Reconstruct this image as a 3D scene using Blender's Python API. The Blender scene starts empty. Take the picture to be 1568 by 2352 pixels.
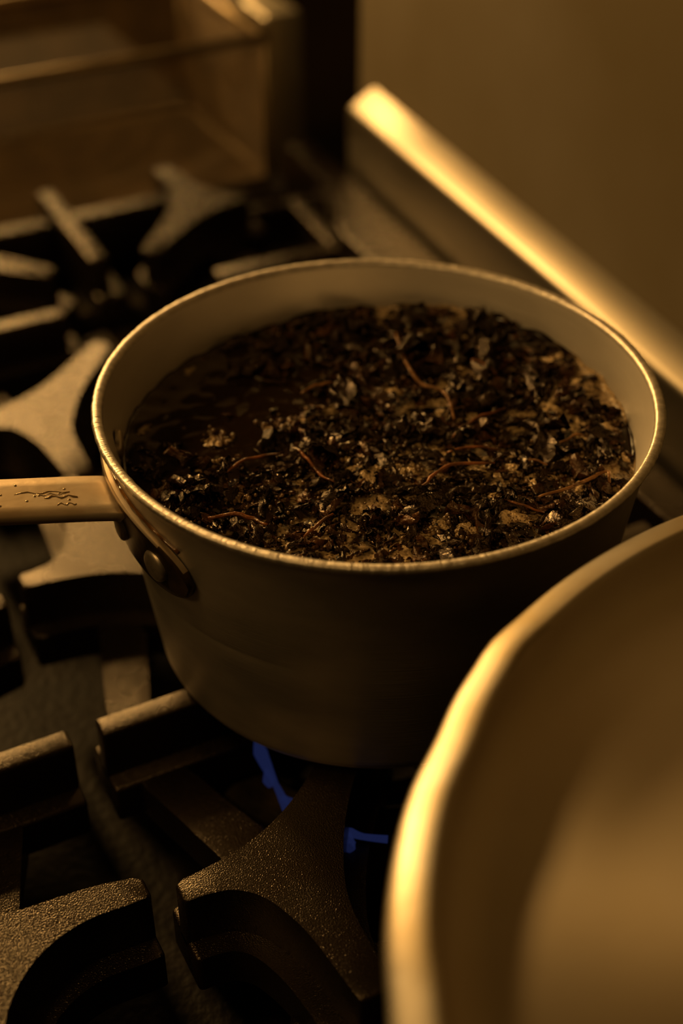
import bpy, bmesh, math, random
from mathutils import Vector, Matrix, noise as mn

S = bpy.context.scene
COL = S.collection
PI = math.pi
rnd = random.Random(11)

# ---------------------------------------------------------------- camera
CAM = Vector((-0.22468, -0.41004, 0.41452))
PITCH, YAW = math.radians(37.163), math.radians(27.0)
FWD = Vector((math.sin(YAW) * math.cos(PITCH), math.cos(YAW) * math.cos(PITCH), -math.sin(PITCH)))
cd = bpy.data.cameras.new('camera')
cam = bpy.data.objects.new('camera', cd)
COL.objects.link(cam)
cam.location = CAM
cam.rotation_euler = (PI / 2 - PITCH, 0, -YAW)
cd.lens, cd.sensor_width, cd.sensor_fit = 50.0, 36.0, 'AUTO'
cd.clip_start = 0.02
cd.dof.use_dof = True
cd.dof.focus_distance = 0.518
cd.dof.aperture_fstop = 4.0
S.camera = cam

# ---------------------------------------------------------------- world, lights, exposure
w = bpy.data.worlds.new('world')
S.world = w
w.use_nodes = True
w.node_tree.nodes['Background'].inputs[0].default_value = (1.0, 0.55, 0.165, 1)
w.node_tree.nodes['Background'].inputs[1].default_value = 0.012
WARM = (1.0, 0.55, 0.165)


def area(name, loc, target, sx, sy, power, color=WARM):
    l = bpy.data.lights.new(name, 'AREA')
    l.shape, l.size, l.size_y, l.energy, l.color = 'RECTANGLE', sx, sy, power, color
    o = bpy.data.objects.new(name, l)
    COL.objects.link(o)
    o.location = loc
    o.rotation_euler = (Vector(target) - Vector(loc)).to_track_quat('-Z', 'Y').to_euler()
    return o


area('hood_lamp', (-0.28, 1.22, 0.70), (0, 0.1, 0.05), 0.15, 0.15, 12.0)
area('ceiling_lamp', (-1.32, 0.06, 0.98), (0.05, -0.1, 0.05), 0.35, 0.35, 3.7)
area('overhead_fill', (-0.55, -0.12, 1.15), (0.0, 0.0, 0.0), 0.16, 0.16, 1.6)  # added fill from above, picks out the grate flanges
area('back_fill', (0.16, 1.65, 0.50), (0.05, 0.2, 0.0), 0.5, 0.12, 11.0)  # added low fill out of view, brightens the rear grates
S.view_settings.view_transform = 'Standard'
S.view_settings.look = 'None'
S.view_settings.exposure = 0.0
S.view_settings.gamma = 1.0
S.view_settings.use_curve_mapping = False

# ---------------------------------------------------------------- materials
def mat(name, color, rough=0.5, metal=0.0, spec=0.5, cvar=0.0, cscale=20, cmap=(1, 1, 1), color2=None,
        bump=0.0, bscale=200, bmap=(1, 1, 1), bdist=0.001, rvar=0.0, detail=4):
    m = bpy.data.materials.new(name)
    m.use_nodes = True
    nt = m.node_tree
    P = nt.nodes['Principled BSDF']
    P.inputs['Base Color'].default_value = (*color, 1)
    P.inputs['Roughness'].default_value = rough
    P.inputs['Metallic'].default_value = metal
    P.inputs['Specular IOR Level'].default_value = spec
    tc = nt.nodes.new('ShaderNodeTexCoord')

    def noise(scale, mp):
        mm = nt.nodes.new('ShaderNodeMapping')
        mm.inputs['Scale'].default_value = mp
        n = nt.nodes.new('ShaderNodeTexNoise')
        n.inputs['Scale'].default_value = scale
        n.inputs['Detail'].default_value = detail
        nt.links.new(tc.outputs['Object'], mm.inputs[0])
        nt.links.new(mm.outputs[0], n.inputs['Vector'])
        return n
    if cvar or color2:
        n = noise(cscale, cmap)
        r = nt.nodes.new('ShaderNodeValToRGB')
        r.color_ramp.elements[0].position = 0.38
        r.color_ramp.elements[1].position = 0.64
        c2 = color2 or tuple(c * (1 - cvar) for c in color)
        r.color_ramp.elements[0].color = (*c2, 1)
        r.color_ramp.elements[1].color = (*color, 1)
        nt.links.new(n.outputs['Fac'], r.inputs[0])
        nt.links.new(r.outputs[0], P.inputs['Base Color'])
        if rvar:
            mr = nt.nodes.new('ShaderNodeMapRange')
            mr.inputs['To Min'].default_value = rough + rvar
            mr.inputs['To Max'].default_value = rough - rvar
            nt.links.new(n.outputs['Fac'], mr.inputs[0])
            nt.links.new(mr.outputs[0], P.inputs['Roughness'])
    if bump:
        n = noise(bscale, bmap)
        b = nt.nodes.new('ShaderNodeBump')
        b.inputs['Strength'].default_value = bump
        b.inputs['Distance'].default_value = bdist
        nt.links.new(n.outputs['Fac'], b.inputs['Height'])
        nt.links.new(b.outputs[0], P.inputs['Normal'])
    return m


M = {}
M['potin'] = mat('lit_aluminium_inside', (0.84, 0.79, 0.71), 0.44, 0.75, cvar=0.15, cscale=14, cmap=(1, 1, 2.2), bump=0.25, bscale=30,
               bmap=(1, 1, 45), bdist=0.0004, rvar=0.06)  # lighter copy of the pot metal, standing for light bounced inside
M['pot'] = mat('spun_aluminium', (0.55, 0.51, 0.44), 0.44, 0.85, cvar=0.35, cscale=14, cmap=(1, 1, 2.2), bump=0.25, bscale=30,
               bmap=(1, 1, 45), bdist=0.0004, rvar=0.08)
M['rim'] = mat('filed_aluminium_edge', (0.70, 0.65, 0.57), 0.38, 0.9, cvar=0.3, cscale=300)


def filed(m):
    nt = m.node_tree
    tc = nt.nodes.new('ShaderNodeTexCoord')
    sp_ = nt.nodes.new('ShaderNodeSeparateXYZ')
    at = nt.nodes.new('ShaderNodeMath'); at.operation = 'ARCTAN2'
    ml = nt.nodes.new('ShaderNodeMath'); ml.operation = 'MULTIPLY'; ml.inputs[1].default_value = 190.0
    cb = nt.nodes.new('ShaderNodeCombineXYZ')
    n = nt.nodes.new('ShaderNodeTexNoise')
    n.inputs['Scale'].default_value = 1.0
    n.inputs['Detail'].default_value = 3
    ln = nt.nodes.new('ShaderNodeVectorMath'); ln.operation = 'SCALE'; ln.inputs['Scale'].default_value = 130.0
    ad = nt.nodes.new('ShaderNodeVectorMath'); ad.operation = 'ADD'
    b = nt.nodes.new('ShaderNodeBump')
    b.inputs['Strength'].default_value = 0.7
    b.inputs['Distance'].default_value = 0.0005
    nt.links.new(tc.outputs['Object'], sp_.inputs[0])
    nt.links.new(sp_.outputs['Y'], at.inputs[0]); nt.links.new(sp_.outputs['X'], at.inputs[1])
    nt.links.new(at.outputs[0], ml.inputs[0]); nt.links.new(ml.outputs[0], cb.inputs[0])
    nt.links.new(tc.outputs['Object'], ln.inputs[0])
    nt.links.new(cb.outputs[0], ad.inputs[0]); nt.links.new(ln.outputs[0], ad.inputs[1])
    nt.links.new(ad.outputs[0], n.inputs['Vector'])
    nt.links.new(n.outputs['Fac'], b.inputs['Height'])
    nt.links.new(b.outputs[0], nt.nodes['Principled BSDF'].inputs['Normal'])


filed(M['rim'])
M['handle'] = mat('stained_steel_handle', (0.60, 0.51, 0.39), 0.42, 0.7, color2=(0.44, 0.34, 0.22), cscale=38, bump=0.25, bscale=160, bdist=0.0006, rvar=0.1)
M['bracket'] = mat('grimy_bracket_steel', (0.13, 0.085, 0.035), 0.32, 0.85, color2=(0.025, 0.016, 0.008), cscale=55, bump=0.3, bscale=220, bdist=0.0006)
M['rivet'] = mat('rivet_aluminium', (0.55, 0.48, 0.38), 0.4, 0.9, cvar=0.4, cscale=160)
M['grease'] = mat('burnt_grease', (0.05, 0.022, 0.006), 0.12, 0.0, 0.6, color2=(0.16, 0.07, 0.012), cscale=120, bump=0.3, bscale=260)
M['drip'] = mat('dried_tea_drip', (0.42, 0.32, 0.19), 0.2, 0.6, 0.6, color2=(0.30, 0.20, 0.09), cscale=200)
M['iron'] = mat('greasy_cast_iron', (0.008, 0.0050, 0.003), 0.26, 0.0, 0.60, color2=(0.005, 0.0032, 0.002), cscale=60, bump=0.8, bscale=1750, bdist=0.00028, detail=1, rvar=0.1)
M['tray'] = mat('burnt_drip_tray', (0.007, 0.004, 0.002), 0.55, 0.0, 0.15, color2=(0.003, 0.002, 0.0013), cscale=34, bump=0.8, bscale=260, bdist=0.0008)
M['burner'] = mat('burner_iron', (0.035, 0.025, 0.009), 0.6, 0.0, 0.2, color2=(0.010, 0.007, 0.004), cscale=60, bump=0.5, bscale=200)
M['steel'] = mat('brushed_steel', (0.56, 0.50, 0.38), 0.40, 0.85, cvar=0.3, cscale=5, bump=0.12, bscale=24, bmap=(1, 1, 1), bdist=0.001, rvar=0.05)
M['wall'] = mat('mottled_steel_wall', (0.195, 0.165, 0.115), 0.6, 0.3, color2=(0.15, 0.118, 0.062), cscale=4.5, bump=0.15, bscale=14, bdist=0.002, detail=3)
M['ledge'] = mat('polished_ledge_steel', (0.20, 0.178, 0.138), 0.34, 0.9, cvar=0.15, cscale=9, bump=0.06, bscale=60, bdist=0.0006)
M['rimwire'] = mat('basket_rim_wire', (0.42, 0.32, 0.19), 0.42, 0.6, cvar=0.3, cscale=40)
M['wire'] = mat('basket_wire', (0.22, 0.15, 0.07), 0.55, 0.3, cvar=0.4, cscale=40)
M['pan'] = mat('worn_pan_aluminium', (0.62, 0.57, 0.48), 0.40, 1.0, color2=(0.50, 0.43, 0.32), cscale=7, bump=0.1, bscale=40, bdist=0.0008, rvar=0.06)
nt_ = M['pan'].node_tree                      # spun metal: the fine rings stretch highlights into a fan
tg_ = nt_.nodes.new('ShaderNodeTangent')
tg_.direction_type, tg_.axis = 'RADIAL', 'Z'
nt_.links.new(tg_.outputs[0], nt_.nodes['Principled BSDF'].inputs['Tangent'])
nt_.nodes['Principled BSDF'].inputs['Anisotropic'].default_value = 0.8
nt_.nodes['Principled BSDF'].inputs['Anisotropic Rotation'].default_value = 0.25
M['panrim'] = mat('worn_pan_rim', (0.47, 0.44, 0.385), 0.38, 0.85, color2=(0.36, 0.29, 0.17), cscale=22, bump=0.15, bscale=60)
M['black'] = mat('dark_enamel', (0.016, 0.011, 0.007), 0.7, 0.0, 0.12, cvar=0.3, cscale=12)
M['darkwall'] = mat('dark_wall_paint', (0.14, 0.09, 0.05), 0.8, 0.0, cvar=0.3, cscale=3)
M['floor'] = mat('floor_tile_dark', (0.05, 0.042, 0.035), 0.6, 0.0, cvar=0.3, cscale=5)
M['leaf'] = mat('wet_tea_leaf', (0.014, 0.0060, 0.0022), 0.16, 0.0, 0.5, color2=(0.004, 0.0022, 0.001), cscale=90, bump=1.0, bscale=800, bdist=0.0011)
M['leaf2'] = mat('wet_brown_leaf', (0.080, 0.030, 0.009), 0.17, 0.0, 0.5, color2=(0.016, 0.007, 0.003), cscale=90, bump=1.0, bscale=800, bdist=0.0011)
M['stem'] = mat('tea_stem', (0.24, 0.080, 0.022), 0.3, 0.0, 0.5, color2=(0.05, 0.018, 0.006), cscale=150, bump=0.5, bscale=400)
M['stem2'] = mat('tea_stem_pale', (0.28, 0.135, 0.045), 0.3, 0.0, 0.5, color2=(0.08, 0.034, 0.011), cscale=150, bump=0.5, bscale=400)
M['bubble'] = mat('foam_bubble', (0.20, 0.12, 0.05), 0.12, 0.0, 0.6, cvar=0.4, cscale=200)


M['iron'].node_tree.nodes['Principled BSDF'].inputs['Specular Tint'].default_value = (1.0, 0.84, 0.66, 1)     # baked-on oil
for k_ in ('leaf', 'leaf2', 'stem', 'stem2'):      # gloss tinted brown to warm the highlights
    M[k_].node_tree.nodes['Principled BSDF'].inputs['Specular Tint'].default_value = (1.0, 0.74, 0.50, 1)


def tea_mat():
    m = bpy.data.materials.new('brewing_tea')
    m.use_nodes = True
    nt = m.node_tree
    P = nt.nodes['Principled BSDF']
    tc = nt.nodes.new('ShaderNodeTexCoord')
    n = nt.nodes.new('ShaderNodeTexNoise')
    n.inputs['Scale'].default_value = 55
    n.inputs['Detail'].default_value = 6
    v = nt.nodes.new('ShaderNodeTexVoronoi')
    v.inputs['Scale'].default_value = 620
    for t in (n, v):
        nt.links.new(tc.outputs['Object'], t.inputs['Vector'])
    g = nt.nodes.new('ShaderNodeVectorMath')          # froth gathers away from the hottest, barest spot
    g.operation = 'DISTANCE'
    g.inputs[1].default_value = (-0.050, 0.055, 0.0955)
    nt.links.new(tc.outputs['Object'], g.inputs[0])
    gr = nt.nodes.new('ShaderNodeMapRange')
    gr.inputs['From Min'].default_value, gr.inputs['From Max'].default_value = 0.035, 0.10
    gr.inputs['To Min'].default_value, gr.inputs['To Max'].default_value = -0.20, 0.03
    nt.links.new(g.outputs['Value'], gr.inputs[0])
    ad = nt.nodes.new('ShaderNodeMath')
    nt.links.new(n.outputs['Fac'], ad.inputs[0])
    nt.links.new(gr.outputs[0], ad.inputs[1])
    r = nt.nodes.new('ShaderNodeValToRGB')
    r.color_ramp.elements[0].position, r.color_ramp.elements[1].position = 0.49, 0.60
    nt.links.new(ad.outputs[0], r.inputs[0])
    rv = nt.nodes.new('ShaderNodeValToRGB')
    rv.color_ramp.elements[0].position, rv.color_ramp.elements[1].position = 0.12, 0.5
    rv.color_ramp.elements[0].color = (0.06, 0.032, 0.012, 1)
    rv.color_ramp.elements[1].color = (0.50, 0.36, 0.19, 1)
    nt.links.new(v.outputs['Distance'], rv.inputs[0])
    mx = nt.nodes.new('ShaderNodeMix')
    mx.data_type = 'RGBA'
    mx.inputs[6].default_value = (0.012, 0.006, 0.002, 1)
    nt.links.new(r.outputs[0], mx.inputs[0])
    nt.links.new(rv.outputs[0], mx.inputs[7])
    nt.links.new(mx.outputs[2], P.inputs['Base Color'])
    mr = nt.nodes.new('ShaderNodeMapRange')
    mr.inputs['To Min'].default_value, mr.inputs['To Max'].default_value = 0.16, 0.38
    nt.links.new(r.outputs[0], mr.inputs[0])
    nt.links.new(mr.outputs[0], P.inputs['Roughness'])
    b = nt.nodes.new('ShaderNodeBump')
    b.inputs['Strength'].default_value = 0.6
    b.inputs['Distance'].default_value = 0.0012
    st = nt.nodes.new('ShaderNodeMath'); st.operation = 'MULTIPLY'; st.inputs[1].default_value = 0.6
    nt.links.new(r.outputs[0], st.inputs[0])
    nt.links.new(st.outputs[0], b.inputs['Strength'])
    nt.links.new(v.outputs['Distance'], b.inputs['Height'])
    nt.links.new(b.outputs[0], P.inputs['Normal'])
    return m


M['tea'] = tea_mat()


def froth_mat():
    m = mat('tan_froth', (0.30, 0.20, 0.095), 0.28, 0.0, 0.5)
    nt = m.node_tree
    P = nt.nodes['Principled BSDF']
    tc = nt.nodes.new('ShaderNodeTexCoord')
    v = nt.nodes.new('ShaderNodeTexVoronoi')
    v.inputs['Scale'].default_value = 900
    v2 = nt.nodes.new('ShaderNodeTexVoronoi')
    v2.inputs['Scale'].default_value = 260
    for t in (v, v2):
        nt.links.new(tc.outputs['Object'], t.inputs['Vector'])
    r = nt.nodes.new('ShaderNodeValToRGB')
    r.color_ramp.elements[0].position, r.color_ramp.elements[1].position = 0.12, 0.40
    r.color_ramp.elements[0].color = (0.05, 0.026, 0.010, 1)
    r.color_ramp.elements[1].color = (0.62, 0.45, 0.24, 1)
    r2 = nt.nodes.new('ShaderNodeValToRGB')
    r2.color_ramp.elements[0].position, r2.color_ramp.elements[1].position = 0.16, 0.24
    mx = nt.nodes.new('ShaderNodeMix')
    mx.data_type = 'RGBA'
    mx.inputs[6].default_value = (0.012, 0.006, 0.003, 1)
    nt.links.new(v.outputs['Distance'], r.inputs[0])
    nt.links.new(v2.outputs['Distance'], r2.inputs[0])
    nt.links.new(r2.outputs[0], mx.inputs[0])
    nt.links.new(r.outputs[0], mx.inputs[7])
    nt.links.new(mx.outputs[2], P.inputs['Base Color'])
    b = nt.nodes.new('ShaderNodeBump')
    b.inputs['Distance'].default_value = 0.0006
    nt.links.new(v.outputs['Distance'], b.inputs['Height'])
    nt.links.new(b.outputs[0], P.inputs['Normal'])
    return m


M['froth'] = froth_mat()


def flame_mat():
    m = bpy.data.materials.new('blue_gas_flame')
    m.use_nodes = True
    nt = m.node_tree
    nt.nodes.remove(nt.nodes['Principled BSDF'])
    e = nt.nodes.new('ShaderNodeEmission')
    e.inputs[0].default_value = (0.16, 0.24, 1.0, 1)
    e.inputs[1].default_value = 0.05
    t = nt.nodes.new('ShaderNodeBsdfTransparent')
    mx = nt.nodes.new('ShaderNodeMixShader')
    mx.inputs[0].default_value = 0.6
    nt.links.new(t.outputs[0], mx.inputs[1])
    nt.links.new(e.outputs[0], mx.inputs[2])
    nt.links.new(mx.outputs[0], nt.nodes['Material Output'].inputs[0])
    return m


M['flame'] = flame_mat()

# ---------------------------------------------------------------- helpers
class MB:
    def __init__(s):
        s.v, s.f = [], []

    def grid(s, rows, cu=False, cv=False):
        o = len(s.v)
        nr, nc = len(rows), len(rows[0])
        for r in rows:
            s.v.extend(r)
        for i in range(nr if cu else nr - 1):
            for j in range(nc if cv else nc - 1):
                a, b = i, (i + 1) % nr
                c, d = j, (j + 1) % nc
                s.f.append((o + a * nc + c, o + a * nc + d, o + b * nc + d, o + b * nc + c))

    def tube(s, pts, rad, n=8, closed=False, flat=1.0):
        pts = [Vector(p) for p in pts]
        if not isinstance(rad, (list, tuple)):
            rad = [rad] * len(pts)
        rows, up = [], None
        m = len(pts)
        for i, p in enumerate(pts):
            a = pts[(i - 1) % m] if closed else pts[max(i - 1, 0)]
            b = pts[(i + 1) % m] if closed else pts[min(i + 1, m - 1)]
            t = (b - a).normalized()
            if up is None:
                up = Vector((0, 0, 1)) if abs(t.z) < 0.9 else Vector((1, 0, 0))
            sd = t.cross(up).normalized()
            up = sd.cross(t).normalized()
            rows.append([p + (sd * math.cos(k * 2 * PI / n) + up * math.sin(k * 2 * PI / n) * flat) * rad[i] for k in range(n)])
        o = len(s.v)
        s.grid(rows, cu=closed, cv=True)
        if not closed:
            s.f.append(tuple(o + k for k in reversed(range(n))))
            s.f.append(tuple(o + (m - 1) * n + k for k in range(n)))

    def box(s, x0, x1, y0, y1, z0, z1):
        o = len(s.v)
        s.v += [Vector((x, y, z)) for z in (z0, z1) for y in (y0, y1) for x in (x0, x1)]
        for f in ((0, 2, 3, 1), (4, 5, 7, 6), (0, 1, 5, 4), (2, 6, 7, 3), (0, 4, 6, 2), (1, 3, 7, 5)):
            s.f.append(tuple(o + k for k in f))

    def lathe(s, prof, n, c=(0, 0, 0), jit=None):
        rows = []
        for k in range(n):
            a = 2 * PI * k / n
            row = []
            for i, (r, z) in enumerate(prof):
                dr, dz = jit(k, i, a) if jit else (0, 0)
                row.append(Vector((c[0] + (r + dr) * math.cos(a), c[1] + (r + dr) * math.sin(a), c[2] + z + dz)))
            rows.append(row)
        s.grid(rows, cu=True)

    def mesh(s, name, smooth=True):
        me = bpy.data.meshes.new(name)
        me.from_pydata([tuple(v) for v in s.v], [], s.f)
        bm = bmesh.new()
        bm.from_mesh(me)
        bmesh.ops.remove_doubles(bm, verts=bm.verts, dist=1e-7)
        bmesh.ops.recalc_face_normals(bm, faces=bm.faces)
        bm.to_mesh(me)
        bm.free()
        if smooth:
            for p in me.polygons:
                p.use_smooth = True
        return me

    def obj(s, name, m, parent=None, smooth=True):
        return link(name, s.mesh(name, smooth), m, parent)


def link(name, me, m, parent=None):
    o = bpy.data.objects.new(name, me)
    if m is not None and not me.materials:
        for q in (m if isinstance(m, (list, tuple)) else [m]):
            me.materials.append(q)
    COL.objects.link(o)
    if parent is not None:
        o.parent = parent
        o.matrix_parent_inverse = Matrix.Translation(-parent.location) if parent.rotation_euler.z == 0 else Matrix()
    return o


def thing(name, label, cat, loc=(0, 0, 0), group=None):
    o = bpy.data.objects.new(name, None)
    o.empty_display_size = 0.02
    COL.objects.link(o)
    o.location = loc
    tag(o, label, cat, group)
    return o


def tag(o, label=None, cat=None, group=None, kind=None):
    if label:
        o['label'] = label
    if cat:
        o['category'] = cat
    if group:
        o['group'] = group
    if kind:
        o['kind'] = kind
    return o


def prism(polys, bev=0.0012, seg=3, bevel_all=True):
    """several (polygon, z0, z1) extruded with rounded upper edges into one mesh"""
    bm = bmesh.new()
    for poly, z0, z1 in polys:
        ar = sum(poly[i][0] * poly[(i + 1) % len(poly)][1] - poly[(i + 1) % len(poly)][0] * poly[i][1] for i in range(len(poly)))
        if ar < 0:
            poly = poly[::-1]
        lo = [bm.verts.new((x, y, z0)) for x, y in poly]
        hi = [bm.verts.new((x, y, z1)) for x, y in poly]
        n = len(poly)
        bm.faces.new(lo[::-1])
        top = bm.faces.new(hi)
        sides = [bm.faces.new((lo[i], lo[(i + 1) % n], hi[(i + 1) % n], hi[i])) for i in range(n)]
        if bev:
            ed = set(top.edges)
            for i in range(n):     # sharp vertical corners too
                a = Vector(poly[i]) - Vector(poly[i - 1])
                b = Vector(poly[(i + 1) % n]) - Vector(poly[i])
                if a.angle(b) > 0.9:
                    ed.update(e for e in lo[i].link_edges if hi[i] in e.verts)
            bmesh.ops.bevel(bm, geom=list(ed), offset=bev, segments=seg, profile=0.5, affect='EDGES', clamp_overlap=True)
    me = bpy.data.meshes.new('prism')
    bmesh.ops.recalc_face_normals(bm, faces=bm.faces)
    bm.to_mesh(me)
    bm.free()
    for p in me.polygons:
        p.use_smooth = True
    me.set_sharp_from_angle(angle=math.radians(40))
    return me


def offset_poly(poly, d):
    n = len(poly)
    ar = sum(poly[i][0] * poly[(i + 1) % n][1] - poly[(i + 1) % n][0] * poly[i][1] for i in range(n))
    sg = 1 if ar > 0 else -1
    out = []
    for i in range(n):
        a = (Vector(poly[i]) - Vector(poly[i - 1])).normalized()
        b = (Vector(poly[(i + 1) % n]) - Vector(poly[i])).normalized()
        na, nb = Vector((a.y, -a.x)) * sg, Vector((b.y, -b.x)) * sg
        m = (na + nb)
        m = m.normalized() if m.length > 1e-6 else na
        k = d / max(0.5, m.dot(na))
        out.append((poly[i][0] + m.x * k, poly[i][1] + m.y * k))
    return out


# ---------------------------------------------------------------- setting
TH = math.radians(-3.4)           # the wall stands a little askew to the grates


def askew(o, px, py):
    """turn a finished object about the vertical through (px, py)"""
    R = Matrix.Translation((px, py, 0)) @ Matrix.Rotation(TH, 4, 'Z') @ Matrix.Translation((-px, -py, 0))
    o.data.transform(R)
    return o


LX, LY = 0.2118, 0.440            # far front corner of the ledge
b = MB(); b.box(-2.5, 2.5, -2.5, 2.6, -0.92, -0.90)
tag(b.obj('floor', M['floor'], smooth=False), kind='structure')
b = MB(); b.box(LX + 0.0205, LX + 0.034, -0.9, 0.462, -0.90, 1.2)
wr = tag(askew(b.obj('wall_right', M['wall'], smooth=False), LX, LY), kind='structure')
b = MB(); b.box(-2.5, 2.5, 2.5, 2.6, -0.90, 2.0)
tag(b.obj('wall_back', M['darkwall'], smooth=False), kind='structure')

# ---------------------------------------------------------------- gas range
rng = thing('gas_range', 'black gas range with burners and drip tray under the cast iron grates', 'stove', (0, 0.0, -0.90))
b = MB(); b.box(-0.55, 0.150, -0.40, 0.505, -0.90, -0.085)
b.obj('oven_body', M['black'], rng, False)
b = MB(); b.box(-0.545, 0.150, -0.395, 0.50, -0.085, -0.078)
b.obj('drip_tray', M['tray'], rng, False)
# rounded ledge
h, wd = 0.0430, 0.0205
prof = [(0, -0.06), (0, h - 0.0035), (0.0003, h - 0.0015), (0.0010, h), (0.0022, h + 0.0014)]
for i in range(1, 9):
    t = i / 9
    prof.append((0.0022 + 0.0163 * t, h + 0.0014 + 0.0110 * (1.22 * t - 0.22 * t * t)))
prof += [(wd - 0.0012, h + 0.0128), (wd - 0.0003, h + 0.0124), (wd, h + 0.0112)]
prof.append((wd, -0.06))
b = MB()
ys = [LY - 0.9, LY - 0.6, LY - 0.3, LY - 0.1, LY - 0.006, LY - 0.002, LY]
rows = []
for y in ys:
    sh = max(0.0, (y - (LY - 0.006)) / 0.006) ** 2 * 0.004
    rows.append([Vector((LX + min(max(x, sh * 0.6), wd - sh * 0.6), y, z - (sh if z > 0 else 0))) for x, z in prof])
b.grid(rows)
o0 = len(b.v) - len(prof)
b.f.append(tuple(range(o0, o0 + len(prof))))
ledge = b.obj('wall_ledge', M['ledge'])
tag(ledge, 'long rounded steel ledge along the right wall, lit bright', 'ledge')
ledge.data.set_sharp_from_angle(angle=math.radians(45))
askew(ledge, LX, LY)
ex = lambda y: LX - 0.003 + (y - LY) * 0.0594
link('rear_channel', prism([([(0.150, -0.40), (ex(-0.40), -0.40), (ex(0.505), 0.505), (0.150, 0.505)], -0.90, -0.0785)], 0), M['tray'], rng)

# burners: ring of iron with a raised cap, and the two flames in view
def burner(label, cx, cy):
    t = thing('gas_burner', label, 'burner', (cx, cy, -0.078))
    b = MB()
    b.lathe([(0.0, -0.052), (0.046, -0.052), (0.050, -0.056), (0.050, -0.060), (0.060, -0.060), (0.062, -0.050), (0.066, -0.046),
             (0.080, -0.046), (0.084, -0.050), (0.086, -0.064), (0.086, -0.0778), (0.0, -0.0778)], 64, (cx, cy, 0))
    o = b.obj('burner_ring', M['burner'], t)
    o.data.set_sharp_from_angle(angle=math.radians(35))
    return t


bf = burner('lit round gas burner with blue flames, directly under the saucepan', 0, 0)
bb = burner('unlit round gas burner in the dark opening behind the saucepan', 0.008, 0.335)


def flame(paths):
    b = MB()
    for pts, rad in paths:
        # smooth the path
        P, Rr = [], []
        for i in range(len(pts) - 1):
            for k in range(5):
                t = k / 5
                p0, p1, p2, p3 = (Vector(pts[max(i - 1, 0)]), Vector(pts[i]), Vector(pts[i + 1]), Vector(pts[min(i + 2, len(pts) - 1)]))
                P.append(0.5 * (2 * p1 + (p2 - p0) * t + (2 * p0 - 5 * p1 + 4 * p2 - p3) * t * t + (3 * p1 - p0 - 3 * p2 + p3) * t ** 3))
                Rr.append(rad[i] * (1 - t) + rad[i + 1] * t)
        P.append(Vector(pts[-1])); Rr.append(rad[-1])
        b.tube(P, Rr, 8)
    o = b.obj('flame', M['flame'], bf)
    o['label'] = 'small blue gas flame'
    return o


def on_z(px, py, z):
    """point of the grate region at height z (helper used only to convert measured directions)"""
    r = FWD.cross(Vector((0, 0, 1))).normalized()
    u = r.cross(FWD)
    f = 50 / 36 * 2352
    d = FWD + r * ((px - 784) / f) - u * ((py - 1176) / f)
    return CAM + d * ((z - CAM.z) / d.z)


def fp(lst, z):
    return [on_z(x, y, z + dz) for x, y, dz in lst]


flame([(fp([(590, 1700, 0.006), (598, 1728, 0.004), (612, 1760, 0.002), (632, 1800, 0), (650, 1838, -0.002), (655, 1862, -0.004)], -0.020),
        [0.0012, 0.0030, 0.0024, 0.0013, 0.0019, 0.0012]),
       (fp([(612, 1766, 0.001), (616, 1792, -0.001), (622, 1808, -0.003)], -0.020), [0.0007, 0.0024, 0.0009]),
       (fp([(650, 1832, -0.001), (668, 1842, 0), (680, 1836, 0.001)], -0.020), [0.0012, 0.0017, 0.0006])])
flame([(fp([(782, 1900, 0.002), (805, 1912, 0.001), (835, 1922, 0), (890, 1928, 0)], -0.020), [0.0006, 0.0018, 0.0013, 0.0016]),
       (fp([(800, 1912, 0), (800, 1938, -0.002), (808, 1955, -0.004)], -0.020), [0.0010, 0.0030, 0.0015])])

# ---------------------------------------------------------------- grates
Y_PIECE = [(-.130, -.092), (-.115, -.0905), (-.100, -.0875), (-.085, -.0815), (-.070, -.0720), (-.052, -.057), (-.036, -.043), (-.028, -.051),
           (-.042, -.068), (-.058, -.088), (-.070, -.108), (-.078, -.130), (-.080, -.1655), (-.093, -.1655), (-.0955, -.140), (-.0985, -.125),
           (-.104, -.112), (-.112, -.1045), (-.121, -.102), (-.130, -.1015)]
Y_LEFT = [(-.130, -.0840), (-.115, -.0805), (-.100, -.0790), (-.080, -.0770), (-.064, -.0680), (-.050, -.056), (-.036, -.043), (-.028, -.051),
          (-.036, -.066), (-.042, -.085), (-.046, -.108), (-.049, -.130), (-.050, -.1655), (-.063, -.1655), (-.065, -.140), (-.068, -.122),
          (-.074, -.111), (-.083, -.102), (-.094, -.096), (-.107, -.0930), (-.121, -.0935), (-.130, -.0935)]
Z0, ZF, ZB = 0.0, -0.024, -0.042


def mirror(poly, sx, sy, cx, cy):
    return [(cx + sx * x, cy + sy * y) for x, y in poly]


def smooth_poly(poly, k=4):
    n = len(poly)
    V = [Vector(p) for p in poly]
    sharp = [(V[i] - V[i - 1]).angle(V[(i + 1) % n] - V[i]) > 0.85 for i in range(n)]
    out = []
    for i in range(n):
        p1, p2 = V[i], V[(i + 1) % n]
        out.append(tuple(p1))
        if sharp[i] and sharp[(i + 1) % n]:
            continue
        p0 = p1 - (p2 - p1) if sharp[i] else V[i - 1]
        p3 = p2 + (p2 - p1) if sharp[(i + 1) % n] else V[(i + 2) % n]
        for j in range(1, k):
            t = j / k
            out.append(tuple(0.5 * (2 * p1 + (p2 - p0) * t + (2 * p0 - 5 * p1 + 4 * p2 - p3) * t * t + (3 * p1 - p0 - 3 * p2 + p3) * t ** 3)))
    return out


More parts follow.
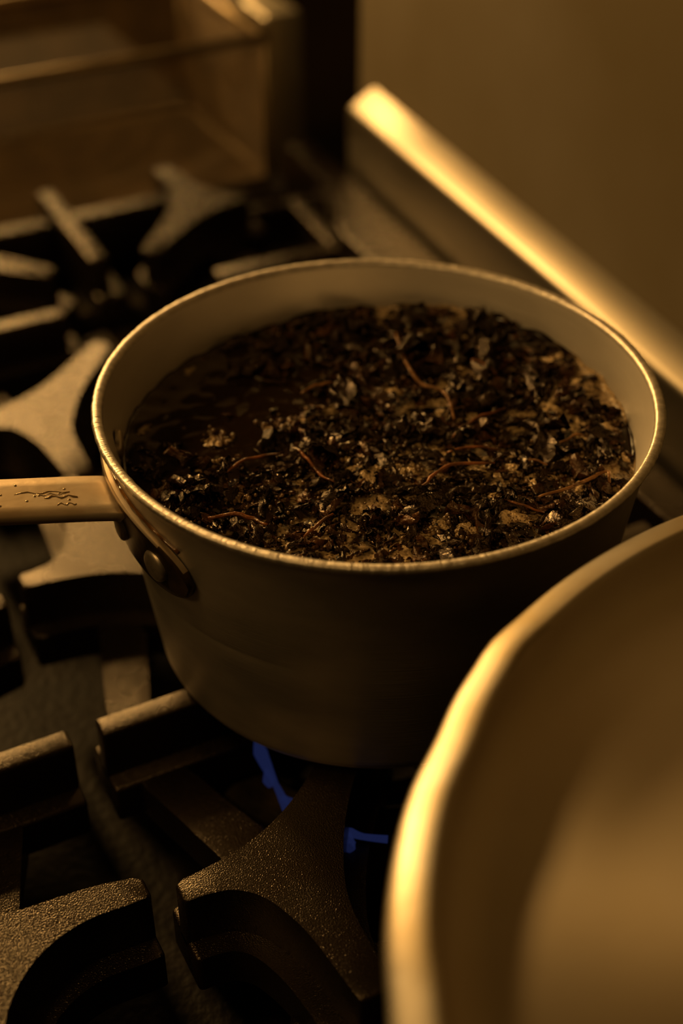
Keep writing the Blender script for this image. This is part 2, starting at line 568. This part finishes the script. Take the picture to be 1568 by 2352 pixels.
def piece(name, poly, parent, bev=0.0016, fl=0.0085):
    if len(poly) > 8:
        poly = smooth_poly(poly)
    low_ = [((max(x, min(q[0] for q in poly)) if poly[0][0] > -0.1345 else min(x, max(q[0] for q in poly))), y) for x, y in offset_poly(poly, fl)]
    me = prism([(poly, ZF - 0.004, Z0), (low_, ZB, ZF)], bev)
    return link(name, me, M['iron'], parent)


def low(name, poly, parent, z1=ZF, z0=ZB):
    return link(name, prism([(poly, z0, z1)], 0.002), M['iron'], parent)


def bar(x0, x1, y0, y1):
    return [(x0, y0), (x1, y0), (x1, y1), (x0, y1)]


CYS = (0.0, 0.331)
CXS = (0.0, 0.008)


def build_grate(name, label, cx, s, right_plate):
    g = thing(name, label, 'grate', (cx, 0.165, -0.0785), 'cast iron grates of the range')

    FB = ([(-.119, -.010), (-.1165, -.026), (-.111, -.045), (-.104, -.070), (-.100, -.086), (-.082, -.082), (-.082, -.062), (-.093, -.043), (-.098, -.027), (-.100, -.010)] if right_plate else
          [(-.105, -.010), (-.101, -.022), (-.091, -.045), (-.085, -.076), (-.068, -.070), (-.075, -.045), (-.085, -.022), (-.086, -.010)])
    YP = Y_PIECE if right_plate else Y_LEFT

    def T(poly, cy, sx=1, sy=1):
        ox = CXS[CYS.index(cy)]
        return [(cx + s * (sx * x + (ox if abs(x) < 0.12 else 0)), cy + sy * y) for x, y in poly]
    for cy in CYS:
        front = cy == CYS[0]
        for sy in (1, -1):
            piece('corner_rib', T(YP, cy, 1, sy), g)
            # far side of the cell
            if not right_plate:
                piece('corner_rib', T(YP, cy, -1, sy), g)
            else:
                piece('corner_rib', T([(x if x > -.1 else x, y) for x, y in Y_PIECE], cy, -1, sy), g)
        # axial fingers
        piece('finger', T(bar(-.1285, -.052, -.0115, -.0005) if front else bar(-.1285, -.042, -.009, .003), cy), g)
        piece('finger', T(bar(.058, .150 if right_plate else .1285, -.006, .006), cy), g)
        piece('finger', T(bar(-.006, .006, -.165, -.052), cy), g)
        piece('finger', T(bar(-.006, .006, .052, .165), cy), g)
        # low frame bars of the windows on both long sides
        for sx in ((1, -1) if not right_plate else (1, -1)):
            for sy in (1, -1):
                low('frame_bar', T(FB, cy, sx, sy), g, ZF - 0.0004)
                low('frame_bar', T([(-.090, -.120), (-.004, -.158), (-.004, -.168), (-.090, -.168)], cy, sx, sy), g, ZF - 0.001)
    if right_plate:
        e = lambda y: LX - 0.004 + (y - LY) * 0.0594
        plate = [(0.160, -0.165), (0.160, 0.344), (0.164, 0.362), (0.176, 0.385), (0.185, 0.415), (0.188, 0.496), (e(0.496), 0.496), (e(-0.165), -0.165)]
        me = prism([(plate, ZB, Z0)], 0.0018)
        link('side_plate', me, M['iron'], g)
        low('frame_bar', bar(0.125, 0.186, 0.448, 0.458), g)
        low('frame_bar', [(0.165, 0.345), (0.176, 0.345), (0.183, 0.452), (0.172, 0.452)], g)
        low('frame_bar', bar(0.118, 0.165, 0.346, 0.352), g)
    for (xa, xb) in ((-.093, -.006), (.006, .093)):   # rear cross bar behind the far burner
        low('frame_bar', [(cx + s * xa + s * .008, .458), (cx + s * xb + s * .008, .458), (cx + s * xb + s * .008, .473), (cx + s * xa + s * .008, .473)], g, -0.008)
    # feet that carry the casting on the tray
    for fx in (-.10, .10):
        for fy in (-.14, .47):
            bb_ = MB(); bb_.tube([(cx + s * fx, fy, -0.0785), (cx + s * fx, fy, ZB + 0.002)], 0.007, 10)
            bb_.obj('foot', M['iron'], g)
    return g


build_grate('burner_grate', 'black cast iron burner grate carrying the saucepan, beside the steel ledge', 0.0, 1, True)
build_grate('burner_grate', 'black cast iron burner grate at the left edge, beyond the seam from the saucepan', -0.2690, -1, False)

# ---------------------------------------------------------------- saucepan
Hp, Rp = 0.12, 0.11
pot = thing('saucepan', 'worn aluminium saucepan full of boiling tea, flat handle to the left', 'saucepan', (0, 0, 0.0003))


def rout(z):
    return Rp - 0.003 - 0.135 * (Hp - z)


r0 = rout(0.010)
prof = [(0, 0.0005), (r0 - 0.014, 0.0005)]
for i in range(8):
    a = -PI / 2 + i * PI / 14
    prof.append((r0 - 0.010 + 0.010 * math.cos(a), 0.0105 + 0.010 * math.sin(a)))
for z in (0.02, 0.03, 0.04, 0.05, 0.0593, 0.0600, 0.0607, 0.070, 0.08, 0.095, 0.105, 0.111):
    prof.append((rout(z), z))
nb = len(prof)
prof += [(Rp - 0.0030, 0.1145), (Rp - 0.0012, 0.1165)]
rim0 = len(prof)
prof += [(Rp - 0.0003, 0.1176), (Rp, 0.1187), (Rp - 0.0004, 0.1197), (Rp - 0.0013, 0.12), (Rp - 0.0022, 0.12), (Rp - 0.0032, 0.1198),
         (Rp - 0.0040, 0.1192), (Rp - 0.0044, 0.1180)]
rim1 = len(prof)
for z, d in ((0.115, 0.0014), (0.110, 0.0020), (0.103, 0.0027), (0.097, 0.0030), (0.085, 0.0030), (0.07, 0.0030), (0.05, 0.0030), (0.03, 0.0030)):
    prof.append((rout(z) - d, z))
for i in range(6):
    a = -i * PI / 10
    prof.append((rout(0.012) - 0.0128 + 0.010 * math.cos(a), 0.0135 + 0.010 * math.sin(a)))
prof.append((0, 0.0035))
NS = 900
jr = random.Random(3)
nick = [[jr.gauss(0, 1) for _ in range(NS)] for _ in range(3)]


def jit(k, i, a):
    if rim0 <= i < rim1:
        big = mn.noise((math.cos(a) * 30, math.sin(a) * 30, 1.3)) * 0.00012
        n1 = nick[0][k] * 0.00003
        out = nick[1][k] * 0.00008 if i < rim0 + 3 else 0
        return (out + big * 0.6, n1 + big * 0.5 - (0.00012 if nick[2][k] > 1.7 else 0))
    if abs(prof[i][1] - 0.06) < 1e-4 and prof[i][0] > 0.0985:     # an old scratch, part of the way round
        return (-0.0003 * max(0.0, 1 - abs(a - math.radians(203)) / 0.5), 0.0003 * mn.noise((a * 9, 0, 0)))
    return (0, 0)


b = MB(); b.lathe(prof, NS, jit=jit)
me = b.mesh('pan_body')
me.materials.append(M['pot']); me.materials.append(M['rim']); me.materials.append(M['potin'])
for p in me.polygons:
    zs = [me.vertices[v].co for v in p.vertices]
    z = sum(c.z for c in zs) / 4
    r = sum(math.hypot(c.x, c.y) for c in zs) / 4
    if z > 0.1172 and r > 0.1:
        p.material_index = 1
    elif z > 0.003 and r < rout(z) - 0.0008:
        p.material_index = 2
link('pan_body', me, None, pot)

# bracket: plate hugging the wall, a rounded lens in outline
HA = math.radians(176.0)


def wall_pt(a, z, off):
    return Vector(((rout(z) + off) * math.cos(a), (rout(z) + off) * math.sin(a), z))


b = MB()
NA, NZ, ah = 44, 9, math.radians(27)
layers = []
for off, ins in ((0.0004, 0.0), (0.0028, 0.0), (0.0036, 0.0009)):
    rows = []
    for i in range(NA + 1):
        t = -1 + 2 * i / NA
        a = HA + ah * t * (1 - ins * 8)
        zc = 0.0900 - 0.0030 * abs(t) ** 1.6
        hh = 0.0145 * max(0.0, 1 - abs(t) ** 5.0) ** 0.5 * (1.0 - 0.10 * abs(t)) - ins
        hh = max(hh, 0.0)
        rows.append([wall_pt(a, zc + hh * (-1 + 2 * j / NZ), off) for j in range(NZ + 1)])
    layers.append(rows)
b.grid(layers[2])
for la, lb in ((0, 1), (1, 2)):
    for j in (0, NZ):
        b.grid([[layers[la][i][j] for i in range(NA + 1)], [layers[lb][i][j] for i in range(NA + 1)]])
    for i in (0, NA):
        b.grid([layers[la][i], layers[lb][i]])
br = b.obj('handle_bracket', [M['bracket'], M['handle']], pot)
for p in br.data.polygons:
    if p.normal.z > 0.55:  # paler steel on upward faces paints the lit top edge
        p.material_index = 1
br.data.set_sharp_from_angle(angle=math.radians(50))
br['label'] = 'dark greasy bracket plate'

# flat handle: rises outwards, thick 4 mm, bends down into the bracket
rad = Vector((math.cos(HA), math.sin(HA), 0))
tan = Vector((-math.sin(HA), math.cos(HA), 0))
cl = [(0.1062, 0.0990), (0.1070, 0.1000), (0.1080, 0.1007), (0.1100, 0.1014), (0.118, 0.1035), (0.135, 0.1075), (0.155, 0.1122), (0.19, 0.121), (0.24, 0.131), (0.29, 0.136), (0.30, 0.1365)]
hw = [0.0132, 0.0132, 0.0132, 0.0131, 0.0130, 0.0128, 0.0126, 0.0124, 0.0124, 0.0124, 0.010]
rows = []
th = 0.0040
for i, (r, z) in enumerate(cl):
    a0 = Vector(cl[max(i - 1, 0)]); a1 = Vector(cl[min(i + 1, len(cl) - 1)])
    t = (a1 - a0).normalized()
    nrm = rad * (-t.y) + Vector((0, 0, 1)) * t.x
    c = rad * r + Vector((0, 0, z))
    ring = []
    wv, bt = hw[i], 0.0008
    for sx, sz in ((-wv, -th + bt), (-wv, -bt), (-wv + bt, 0), (-wv * 0.5, 0.0001), (0, 0.00012), (wv * 0.5, 0.0001), (wv - bt, 0), (wv, -bt), (wv, -th + bt), (wv - bt, -th), (-wv + bt, -th)):
        ring.append(c + tan * sx + nrm * sz)
    rows.append(ring)
b = MB(); b.grid(rows, cv=True)
n = len(rows[0])
b.f.append(tuple(range(n)))
b.f.append(tuple((len(rows) - 1) * n + k for k in reversed(range(n))))
hd = b.obj('handle', M['handle'], pot)
hd.data.set_sharp_from_angle(angle=math.radians(50))
hd['label'] = 'flat steel handle stained brown'
# drips of dried tea on the handle
b = MB()
for (ra, ta, ln, wd_) in ((0.133, -0.002, 0.020, 0.0004), (0.127, 0.0012, 0.012, 0.0006), (0.130, -0.0005, 0.011, 0.0003), (0.126, 0.006, 0.007, 0.0004)):
    pts = []
    for k in range(9):
        r = ra - ln / 2 + ln * k / 8
        z = 0.1035 + (r - 0.118) * 0.2353 + 0.00012
        pts.append(rad * r + tan * (ta + 0.0008 * math.sin(k * 1.7 + ra * 900)) + Vector((0, 0, z)))
    b.tube(pts, [wd_ * (0.4 + 0.6 * abs(math.sin(k * 1.1 + 0.7))) for k in range(9)], 6, flat=0.5)
for k in range(9):
    r, t_ = rnd.uniform(0.122, 0.15), rnd.uniform(-0.008, 0.006)
    z = 0.1035 + (r - 0.118) * 0.2353
    c = rad * r + tan * t_ + Vector((0, 0, z))
    b.tube([c - rad * 0.0007, c, c + rad * 0.0007], [0.0002, 0.0006, 0.0002], 6, flat=0.6)
dr = b.obj('dried_drips', M['drip'], hd)

# burnt grease line along the joint of plate and wall
b = MB()
pts = [wall_pt(HA + math.radians(-24 + 48 * k / 40), 0.1052 - 0.0050 * abs(-1 + k / 20) ** 2.2, 0.0004) for k in range(41)]
b.tube(pts, [0.0005 + 0.0004 * abs(math.sin(k * 0.9)) for k in range(41)], 7)
b.obj('grease_line', M['grease'], br)


def rivet(a, z, off, rr_, inside=False):
    n = Vector((math.cos(a), math.sin(a), 0)) * (-1 if inside else 1)
    c = Vector(((rout(z) + off) * math.cos(a), (rout(z) + off) * math.sin(a), z))
    tg = Vector((-math.sin(a), math.cos(a), 0)); up = Vector((0, 0, 1))
    b = MB()
    rows = []
    for (q, hgt) in ((1, -0.0008), (1, 0.0006), (0.93, 0.0013), (0.75, 0.0018), (0.4, 0.0021), (0.0, 0.0022)):
        rows.append([c + n * hgt + (tg * math.cos(t * 2 * PI / 24) + up * math.sin(t * 2 * PI / 24)) * rr_ * q for t in range(24)])
    b.grid(rows, cv=True)
    o = b.obj('rivet', M['rivet'], pot)
    return o


for da, z in ((17.2, 0.0880), (-17.2, 0.0880), (1.5, 0.0880)):
    rivet(HA + math.radians(da), z, 0.0036, 0.0064)
    rivet(HA + math.radians(da), z + 0.013, -0.0031, 0.0060, True)

# ---------------------------------------------------------------- tea
ZT = 0.0955
RT = rout(ZT) - 0.0031


def heap(x, y):
    """the leaves pile up against the wall on the right and the back"""
    r = math.hypot(x, y) / RT
    a = math.atan2(y, x)
    k = max(0.0, math.cos(a - math.radians(28)))
    return 0.0075 * k * k * max(0.0, (r - 0.35) / 0.65) ** 1.3 + 0.0022 * mn.noise((x * 45, y * 45, 0.3)) * (0.4 + k)


b = MB()
NR, NT = 60, 220
rows = []
for k in range(NT):
    a = 2 * PI * k / NT
    row = []
    for i in range(NR + 1):
        r = RT * i / NR
        x, y = r * math.cos(a), r * math.sin(a)
        z = ZT + heap(x, y) * 0.75 + 0.0011 * mn.noise((x * 130, y * 130, 2.0)) + 0.0005 * mn.noise((x * 420, y * 420, 5.0))
        rr2 = min(r, rout(z) - 0.0030)
        row.append(Vector((rr2 * math.cos(a), rr2 * math.sin(a), z)))
    kk = max(0.0, math.cos(a - math.radians(20)))
    up = 0.0006 + (0.0032 * kk) * max(0.0, 0.55 + 0.9 * mn.noise((math.cos(a) * 7, math.sin(a) * 7, 4.0)))
    for q in (0.4, 1.0):                                       # brown film creeping up the wall
        zz = z + up * q
        rr2 = rout(zz) - 0.0030 - 0.0002 * (1 - q) - 0.0001
        row.append(Vector((rr2 * math.cos(a), rr2 * math.sin(a), zz)))
    rows.append(row)
b.grid(rows, cu=True)
tea = b.obj('tea_brew', M['tea'])
tag(tea, 'dark foaming tea brew filling the aluminium saucepan', 'tea', kind='stuff')


def leaf_geo(R, L, W):
    """one soaked, rolled and crumpled leaf about the origin, lying along x"""
    nu, nv = 12, 6
    curl = R.uniform(0.9, 3.8)
    bend = R.uniform(-1.4, 1.4)
    tw = R.uniform(-1.8, 1.8)
    sd = R.uniform(0, 100)
    rows = []
    for i in range(nu + 1):
        u = i / nu
        wv = W * (max(0.0, math.sin(PI * (0.06 + 0.90 * u))) ** 0.6)
        th = bend * (u - 0.5)
        cx, cz = L * (u - 0.5), L * 0.18 * (math.cos(th * 1.6) - 0.75)
        cy = L * 0.22 * math.sin(th * 1.3) * (u - 0.5)
        row = []
        for j in range(nv + 1):
            v = j / nv - 0.5
            ang = v * curl
            rad_ = wv / max(curl, 0.3)
            py, pz = rad_ * math.sin(ang), rad_ * (math.cos(ang) - 1) + wv * 0.2
            t = tw * (u - 0.5)
            py, pz = py * math.cos(t) - pz * math.sin(t), py * math.sin(t) + pz * math.cos(t)
            nz = (mn.noise((u * 4.2 + sd, v * 4.5, sd)) + 0.3 * mn.noise((u * 8 + sd, v * 8, sd))) * W * 0.55
            ny = mn.noise((u * 5 + sd, v * 4, sd + 9)) * W * 0.5
            row.append(Vector((cx + ny * 0.6, cy + py + ny, cz + pz + nz)))
        rows.append(row)
    return rows


def place(R, big):
    while True:
        r = RT * 0.975 * math.sqrt(R.random())
        a = R.uniform(0, 2 * PI)
        x, y = r * math.cos(a), r * math.sin(a)
        # bare liquid at the far left of the surface
        d = math.hypot(x + 0.055, y - 0.060)
        if d < 0.058 and R.random() > 0.04 + 0.5 * (d / 0.058) ** 3:
            continue
        return x, y


# the crowded small leaves: nobody could count them
b = MB()
R = random.Random(5)
mi = []
for k in range(1300):
    L = R.choice((R.uniform(0.005, 0.010), R.uniform(0.008, 0.020)))
    W = min(0.0055, L * R.uniform(0.16, 0.5))
    x, y = place(R, False)
    q = Matrix.Translation((x, y, ZT + heap(x, y) + R.uniform(-0.0026, 0.0010))) @ Matrix.Rotation(R.uniform(0, 2 * PI), 4, 'Z') @ \
        Matrix.Rotation(R.gauss(0, 0.35), 4, 'Y') @ Matrix.Rotation(R.gauss(0, 0.6), 4, 'X')
    rows = [[q @ p for p in row] for row in leaf_geo(R, L, W)]
    f0 = len(b.f)
    b.grid(rows)
    mi += [1 if R.random() < 0.42 else 0] * (len(b.f) - f0)
me = bpy.data.meshes.new('tea_leaf_mass')
me.from_pydata([tuple(v) for v in b.v], [], b.f)
me.materials.append(M['leaf']); me.materials.append(M['leaf2'])
me.polygons.foreach_set('material_index', mi)
me.polygons.foreach_set('use_smooth', [True] * len(mi))
o = bpy.data.objects.new('tea_leaf_mass', me); COL.objects.link(o)
tag(o, 'mass of small soaked black tea leaves floating in the saucepan', 'tea leaves', kind='stuff')

# the large leaves one can pick out
protos = []
for k in range(10):
    bb_ = MB(); bb_.grid(leaf_geo(R, R.uniform(0.018, 0.026), R.uniform(0.005, 0.010)))
    me = bb_.mesh('tea_leaf')
    me.materials.append(M['leaf2'] if k % 4 == 3 else M['leaf'])
    protos.append(me)
for k in range(150):
    x, y = place(R, True)
    s = R.uniform(0.55, 1.25)
    if math.hypot(x, y) > RT - 0.011 * s:
        f = (RT - 0.011 * s) / math.hypot(x, y); x *= f; y *= f
    o = bpy.data.objects.new('tea_leaf', protos[k % 10]); COL.objects.link(o)
    o.location = (x, y, ZT + heap(x, y) + R.uniform(-0.0014, 0.0016))
    o.rotation_euler = (R.gauss(0, 0.45), R.gauss(0, 0.3), R.uniform(0, 2 * PI))
    o.scale = (s, s, s)
    kind_ = 'brown' if k % 10 in (3, 7) else 'black'
    vx, vy = x * 0.891 - y * 0.454, x * 0.454 + y * 0.891
    where = ('by the right wall of the pan' if vx > 0.062 else 'by the handle side of the pan' if vx < -0.062 else
             'by the front rim of the pan' if vy < -0.055 else 'by the far wall of the pan' if vy > 0.055 else
             'in the middle, right of centre' if vx > 0.0 else 'in the middle, left of centre')
    size_ = 'large' if s > 0.9 else 'small'
    tag(o, f'{size_} curled wet {kind_} tea leaf afloat {where}', 'tea leaf', f'{size_} {kind_} leaves {where}')

# stems, each in its own place
STEMS = [
    ('rust red thick straight tea twig near the front rim, closest to the handle', [(478, 1186), (540, 1180), (580, 1188), (612, 1206)], 0.0013, 'stem'),
    ('long bent tea twig running down from the back middle of the brew', [(908, 780), (930, 838), (965, 880), (1018, 905), (1044, 955)], 0.0012, 'stem2'),
    ('curved tea twig arching over a dark leaf in the middle of the brew', [(668, 1026), (700, 1052), (735, 1090), (768, 1112)], 0.0010, 'stem'),
    ('longest wavy brown tea twig, right of the centre of the brew', [(962, 1124), (1000, 1086), (1050, 1064), (1136, 1068)], 0.0012, 'stem'),
    ('pale orange tea twig with a hooked end near the right front rim', [(1238, 1142), (1300, 1126), (1350, 1100), (1392, 1090), (1398, 1108)], 0.0012, 'stem2'),
    ('brown tea twig lying crosswise below the long bent one', [(1038, 998), (1090, 962), (1160, 942)], 0.0010, 'stem'),
    ('thin straight tea twig beside the foam on the right half', [(1190, 1050), (1225, 1058), (1262, 1068)], 0.0008, 'stem2'),
    ('slanting brown tea twig near the front middle rim', [(698, 1232), (730, 1206), (764, 1176)], 0.0010, 'stem'),
    ('dark red tea twig lying level in the right middle of the brew', [(1026, 1036), (1090, 1026), (1152, 1030)], 0.0009, 'stem'),
    ('short orange tea twig close to the right wall of the pan', [(1286, 1018), (1315, 1006), (1346, 1004)], 0.0009, 'stem2'),
    ('orange tea twig in the back left, beside the bare liquid', [(690, 902), (725, 888), (766, 880)], 0.0011, 'stem2'),
    ('rust brown tea twig left of the middle, above the thick red one', [(520, 1084), (556, 1060), (606, 1046), (642, 1046)], 0.0010, 'stem'),
    ('short brown tea twig at the back right, near the heaped leaves', [(1080, 838), (1110, 848), (1140, 866)], 0.0009, 'stem'),
    ('thin brown tea twig near the front right foam', [(1160, 1150), (1200, 1166), (1250, 1176)], 0.0008, 'stem'),
]
for lab, pts, rr_, mk in STEMS:
    P = []
    base = [on_z(x, y, ZT + 0.004) for x, y in pts]
    base = [Vector((p.x, p.y, ZT + 0.0036 + heap(p.x, p.y) + 0.0010 * (i % 2))) for i, p in enumerate(base)]
    for i in range(len(base) - 1):
        for k in range(4):
            t = k / 4
            p0, p1, p2, p3 = base[max(i - 1, 0)], base[i], base[i + 1], base[min(i + 2, len(base) - 1)]
            P.append(0.5 * (2 * p1 + (p2 - p0) * t + (2 * p0 - 5 * p1 + 4 * p2 - p3) * t * t + (3 * p1 - p0 - 3 * p2 + p3) * t ** 3))
    P.append(base[-1])
    P = [p + Vector((0.0007 * mn.noise((p.x * 300, p.y * 300, 1)), 0.0007 * mn.noise((p.x * 300, p.y * 300, 7)), 0.0009 * mn.noise((p.x * 200, p.y * 200, 9)))) for p in P]
    n = len(P)
    bb_ = MB(); bb_.tube(P, [rr_ * 0.8 * (0.55 + 0.35 * math.sin(PI * k / (n - 1)) + 0.22 * mn.noise((k * 1.3, rr_ * 9e3, 0))) for k in range(n)], 7, flat=0.75)
    o = bb_.obj('tea_twig', M[mk])
    tag(o, lab, 'tea twig', 'tea twigs in the brew')

# froth: clusters of little bubbles
b = MB()
R = random.Random(8)
ctr = [(on_z(x, y, ZT), q) for x, y, q in ((860, 1080, .010), (820, 1060, .006), (930, 1075, .006), (1170, 1190, .008), (1130, 1150, .006), (1260, 950, .008),
       (1300, 1070, .007), (1190, 1080, .009), (1240, 1100, .008), (1330, 1130, .005), (500, 1010, .005), (640, 985, .006), (700, 965, .005),
       (820, 880, .007), (900, 900, .008), (1000, 1210, .006), (1080, 1220, .006), (480, 1070, .005), (1380, 1000, .006), (1420, 1060, .005),
       (940, 1150, .006), (540, 1140, .005), (1270, 850, .007), (1330, 900, .006))]
for c, q in ctr:
    for k in range(60):
        x, y = c.x + R.gauss(0, q * 0.6), c.y + R.gauss(0, q * 0.6)
        if math.hypot(x, y) > RT - 0.001:
            continue
        r = R.choice((0.0003, 0.0004, 0.0004, 0.0005, 0.0007, 0.0011))
        z = ZT + heap(x, y) * 0.8 + 0.0005
        rows = [[Vector((x + r * math.cos(t * PI / 4) * math.cos(e), y + r * math.sin(t * PI / 4) * math.cos(e), z + r * math.sin(e))) for t in range(8)]
                for e in (-0.3, 0.3, 0.85, 1.5)]
        b.grid(rows, cv=True)
for k in range(2600):
    x, y = place(R, False)
    r = R.choice((0.00022, 0.0003, 0.0003, 0.0004, 0.0005, 0.0008))
    if math.hypot(x + 0.055, y - 0.060) < 0.062:
        continue
    z = ZT + heap(x, y) + R.uniform(-0.0006, 0.0016)
    rows = [[Vector((x + r * math.cos(t * PI / 3) * math.cos(e), y + r * math.sin(t * PI / 3) * math.cos(e), z + r * math.sin(e))) for t in range(6)]
            for e in (-0.3, 0.45, 1.0, 1.5)]
    b.grid(rows, cv=True)
nbub = len(b.f)
for c, q in ctr:                                            # the film that carries the bubbles, torn and draped over the leaves
    sd = R.uniform(0, 50)
    rows = []
    for k in range(28):
        a = 2 * PI * k / 28
        ro = q * (0.75 + 0.9 * mn.noise((math.cos(a) * 1.6 + sd, math.sin(a) * 1.6, sd)) + 0.35 * mn.noise((math.cos(a) * 5 + sd, math.sin(a) * 5, sd)))
        ro = max(q * 0.2, ro)
        row = []
        for i in range(6):
            x, y = c.x + ro * i / 5 * math.cos(a) * 1.15, c.y + ro * i / 5 * math.sin(a) * 0.9
            rr = math.hypot(x, y)
            if rr > RT - 0.0012:
                x *= (RT - 0.0012) / rr; y *= (RT - 0.0012) / rr
            row.append(Vector((x, y, ZT + heap(x, y) + (0.0016 - 0.0020 * (i / 5) ** 3) * min(1.0, max(0.25, (math.hypot(x + 0.055, y - 0.060) - 0.03) / 0.04)) + 0.0013 * mn.noise((x * 210, y * 210, 3)))))
        rows.append(row)
    b.grid(rows, cu=True)
o = b.obj('tea_froth', [M['bubble'], M['froth']])
fm = [0] * len(o.data.polygons)
for i_, p in enumerate(o.data.polygons):
    if i_ >= nbub:
        fm[i_] = 1
o.data.polygons.foreach_set('material_index', fm)
tag(o, 'tan froth of small bubbles between the tea leaves', 'froth', kind='stuff')

# ---------------------------------------------------------------- wide pan in the foreground
pcx, pcy = 0.068, -0.326
sp = thing('stockpot', 'wide tapered aluminium pot underneath the shallow pan in the right foreground', 'pot', (pcx, pcy, 0.0))
b = MB()
b.lathe([(0, 0.0005), (0.140, 0.0005), (0.150, 0.006), (0.156, 0.02), (0.172, 0.08), (0.178, 0.0985), (0.175, 0.0985), (0.168, 0.08), (0.150, 0.02), (0.14, 0.010), (0, 0.010)], 96, (pcx, pcy, 0))
b.obj('pot_body', M['pan'], sp)
pn = thing('shallow_pan', 'wide shallow aluminium pan with a bright worn rim, cut off by the right foreground', 'pan', (pcx, pcy, 0.0987))
zr = 0.12


def dent(k, i, a):
    # shallow knocks along the rim
    d = 0
    for a0, w0, dp in ((PI + 0.02, 0.05, -0.0020), (PI * 0.86, 0.05, -0.0006), (PI * 0.73, 0.07, -0.0014), (PI * 0.66, 0.05, 0.0012), (PI * 1.12, 0.06, -0.0010)):
        d += dp * math.exp(-((a - a0) / w0) ** 2)
    return (d * (1 if 4 <= i <= 14 else 0), 0)


pp = [(0, 0.0990), (0.176, 0.0990), (0.186, 0.1005), (0.197, 0.1070), (0.2085, 0.1115), (0.2112, 0.1130), (0.2122, 0.1146), (0.2120, 0.1158), (0.2112, 0.1166),
      (0.2085, 0.1180), (0.2050, 0.1195), (0.2018, 0.1206), (0.2008, 0.1207), (0.2001, 0.1202), (0.1996, 0.1190), (0.1985, 0.1155), (0.1965, 0.1105), (0.1930, 0.1075), (0.1895, 0.1062), (0.1850, 0.1058), (0.12, 0.1058), (0, 0.1058)]
b = MB(); b.lathe(pp, 200, (pcx, pcy, 0), dent)
me = b.mesh('pan_body')
me.materials.append(M['pan']); me.materials.append(M['panrim'])
for p in me.polygons:
    c = p.center
    if math.hypot(c.x - pcx, c.y - pcy) > 0.2 and c.z > 0.11:
        p.material_index = 1
o = link('pan_body', me, None, pn)

# ---------------------------------------------------------------- fryer, basket
fr = thing('deep_fryer', 'stainless steel fryer behind the range, its bright edged post beside the wire basket', 'fryer', (0.0, 0.75, -0.90))
b = MB(); b.box(-0.45, 0.205, 0.515, 0.95, -0.90, -0.048)
b.obj('tank', M['black'], fr, False)
me = prism([([(0.212, 0.575), (0.2445, 0.575), (0.2445, 0.66), (0.212, 0.66)], -0.90, 0.0655)], 0.004, 4)
po = link('side_post', me, M['steel'], fr)
po['label'] = 'square steel post with bright top'

bk = thing('fry_basket', 'rectangular wire mesh fry basket behind the grates, at the upper left', 'basket', (0.04, 0.62, -0.0478))
x0, x1, y0, y1, zt, zb = -0.16, 0.193, 0.533, 0.700, 0.066, -0.044


def rod(name, pts, r, closed=False, m='rimwire', n=8):
    bb_ = MB(); bb_.tube(pts, r, n, closed)
    return bb_.obj(name, M[m], bk)


rod('rim_wire', [(x0, y0, zt), (x1, y0, zt)], 0.0042)
rod('rim_wire', [(x0, y1, zt), (x1, y1, zt)], 0.0042)
rod('rim_wire', [(x1, y0, zt), (x1, y1, zt)], 0.0042)
rod('rim_wire', [(x0, y0, zt), (x0, y1, zt)], 0.0042)
for (x, y) in ((x0, y0), (x1, y0), (x0, y1), (x1, y1)):
    rod('corner_wire', [(x, y, zb - 0.0005), (x, y, zt)], 0.003)
rod('base_wire', [(x0, y0, zb), (x1, y0, zb), (x1, y1, zb), (x0, y1, zb)], 0.003, True)


def panel(p, u, v, nu, nv):
    bb_ = MB()
    p, u, v = Vector(p), Vector(u), Vector(v)
    for i in range(1, nu):
        bb_.tube([p + u * (i / nu), p + u * (i / nu) + v], 0.00068, 4)
    for j in range(1, nv):
        bb_.tube([p + v * (j / nv), p + v * (j / nv) + u], 0.00068, 4)
    return bb_.obj('wire_mesh', M['wire'], bk, False)


hx, hy, hz = x1 - x0, y1 - y0, zt - zb
panel((x0, y0, zb), (hx, 0, 0), (0, 0, hz), 98, 30)
panel((x0, y1, zb), (hx, 0, 0), (0, 0, hz), 98, 30)
panel((x0, y0, zb), (0, hy, 0), (0, 0, hz), 46, 30)
panel((x1, y0, zb), (0, hy, 0), (0, 0, hz), 46, 30)
panel((x0, y0, zb), (hx, 0, 0), (0, hy, 0), 98, 46)
rod('basket_hook', [(x1 + 0.004, y0 + 0.03, zt - 0.004), (x1 + 0.006, y0 + 0.07, zt + 0.012), (x1 + 0.004, y0 + 0.12, zt + 0.016), (x1, y1, zt)], 0.0040, m='ledge')
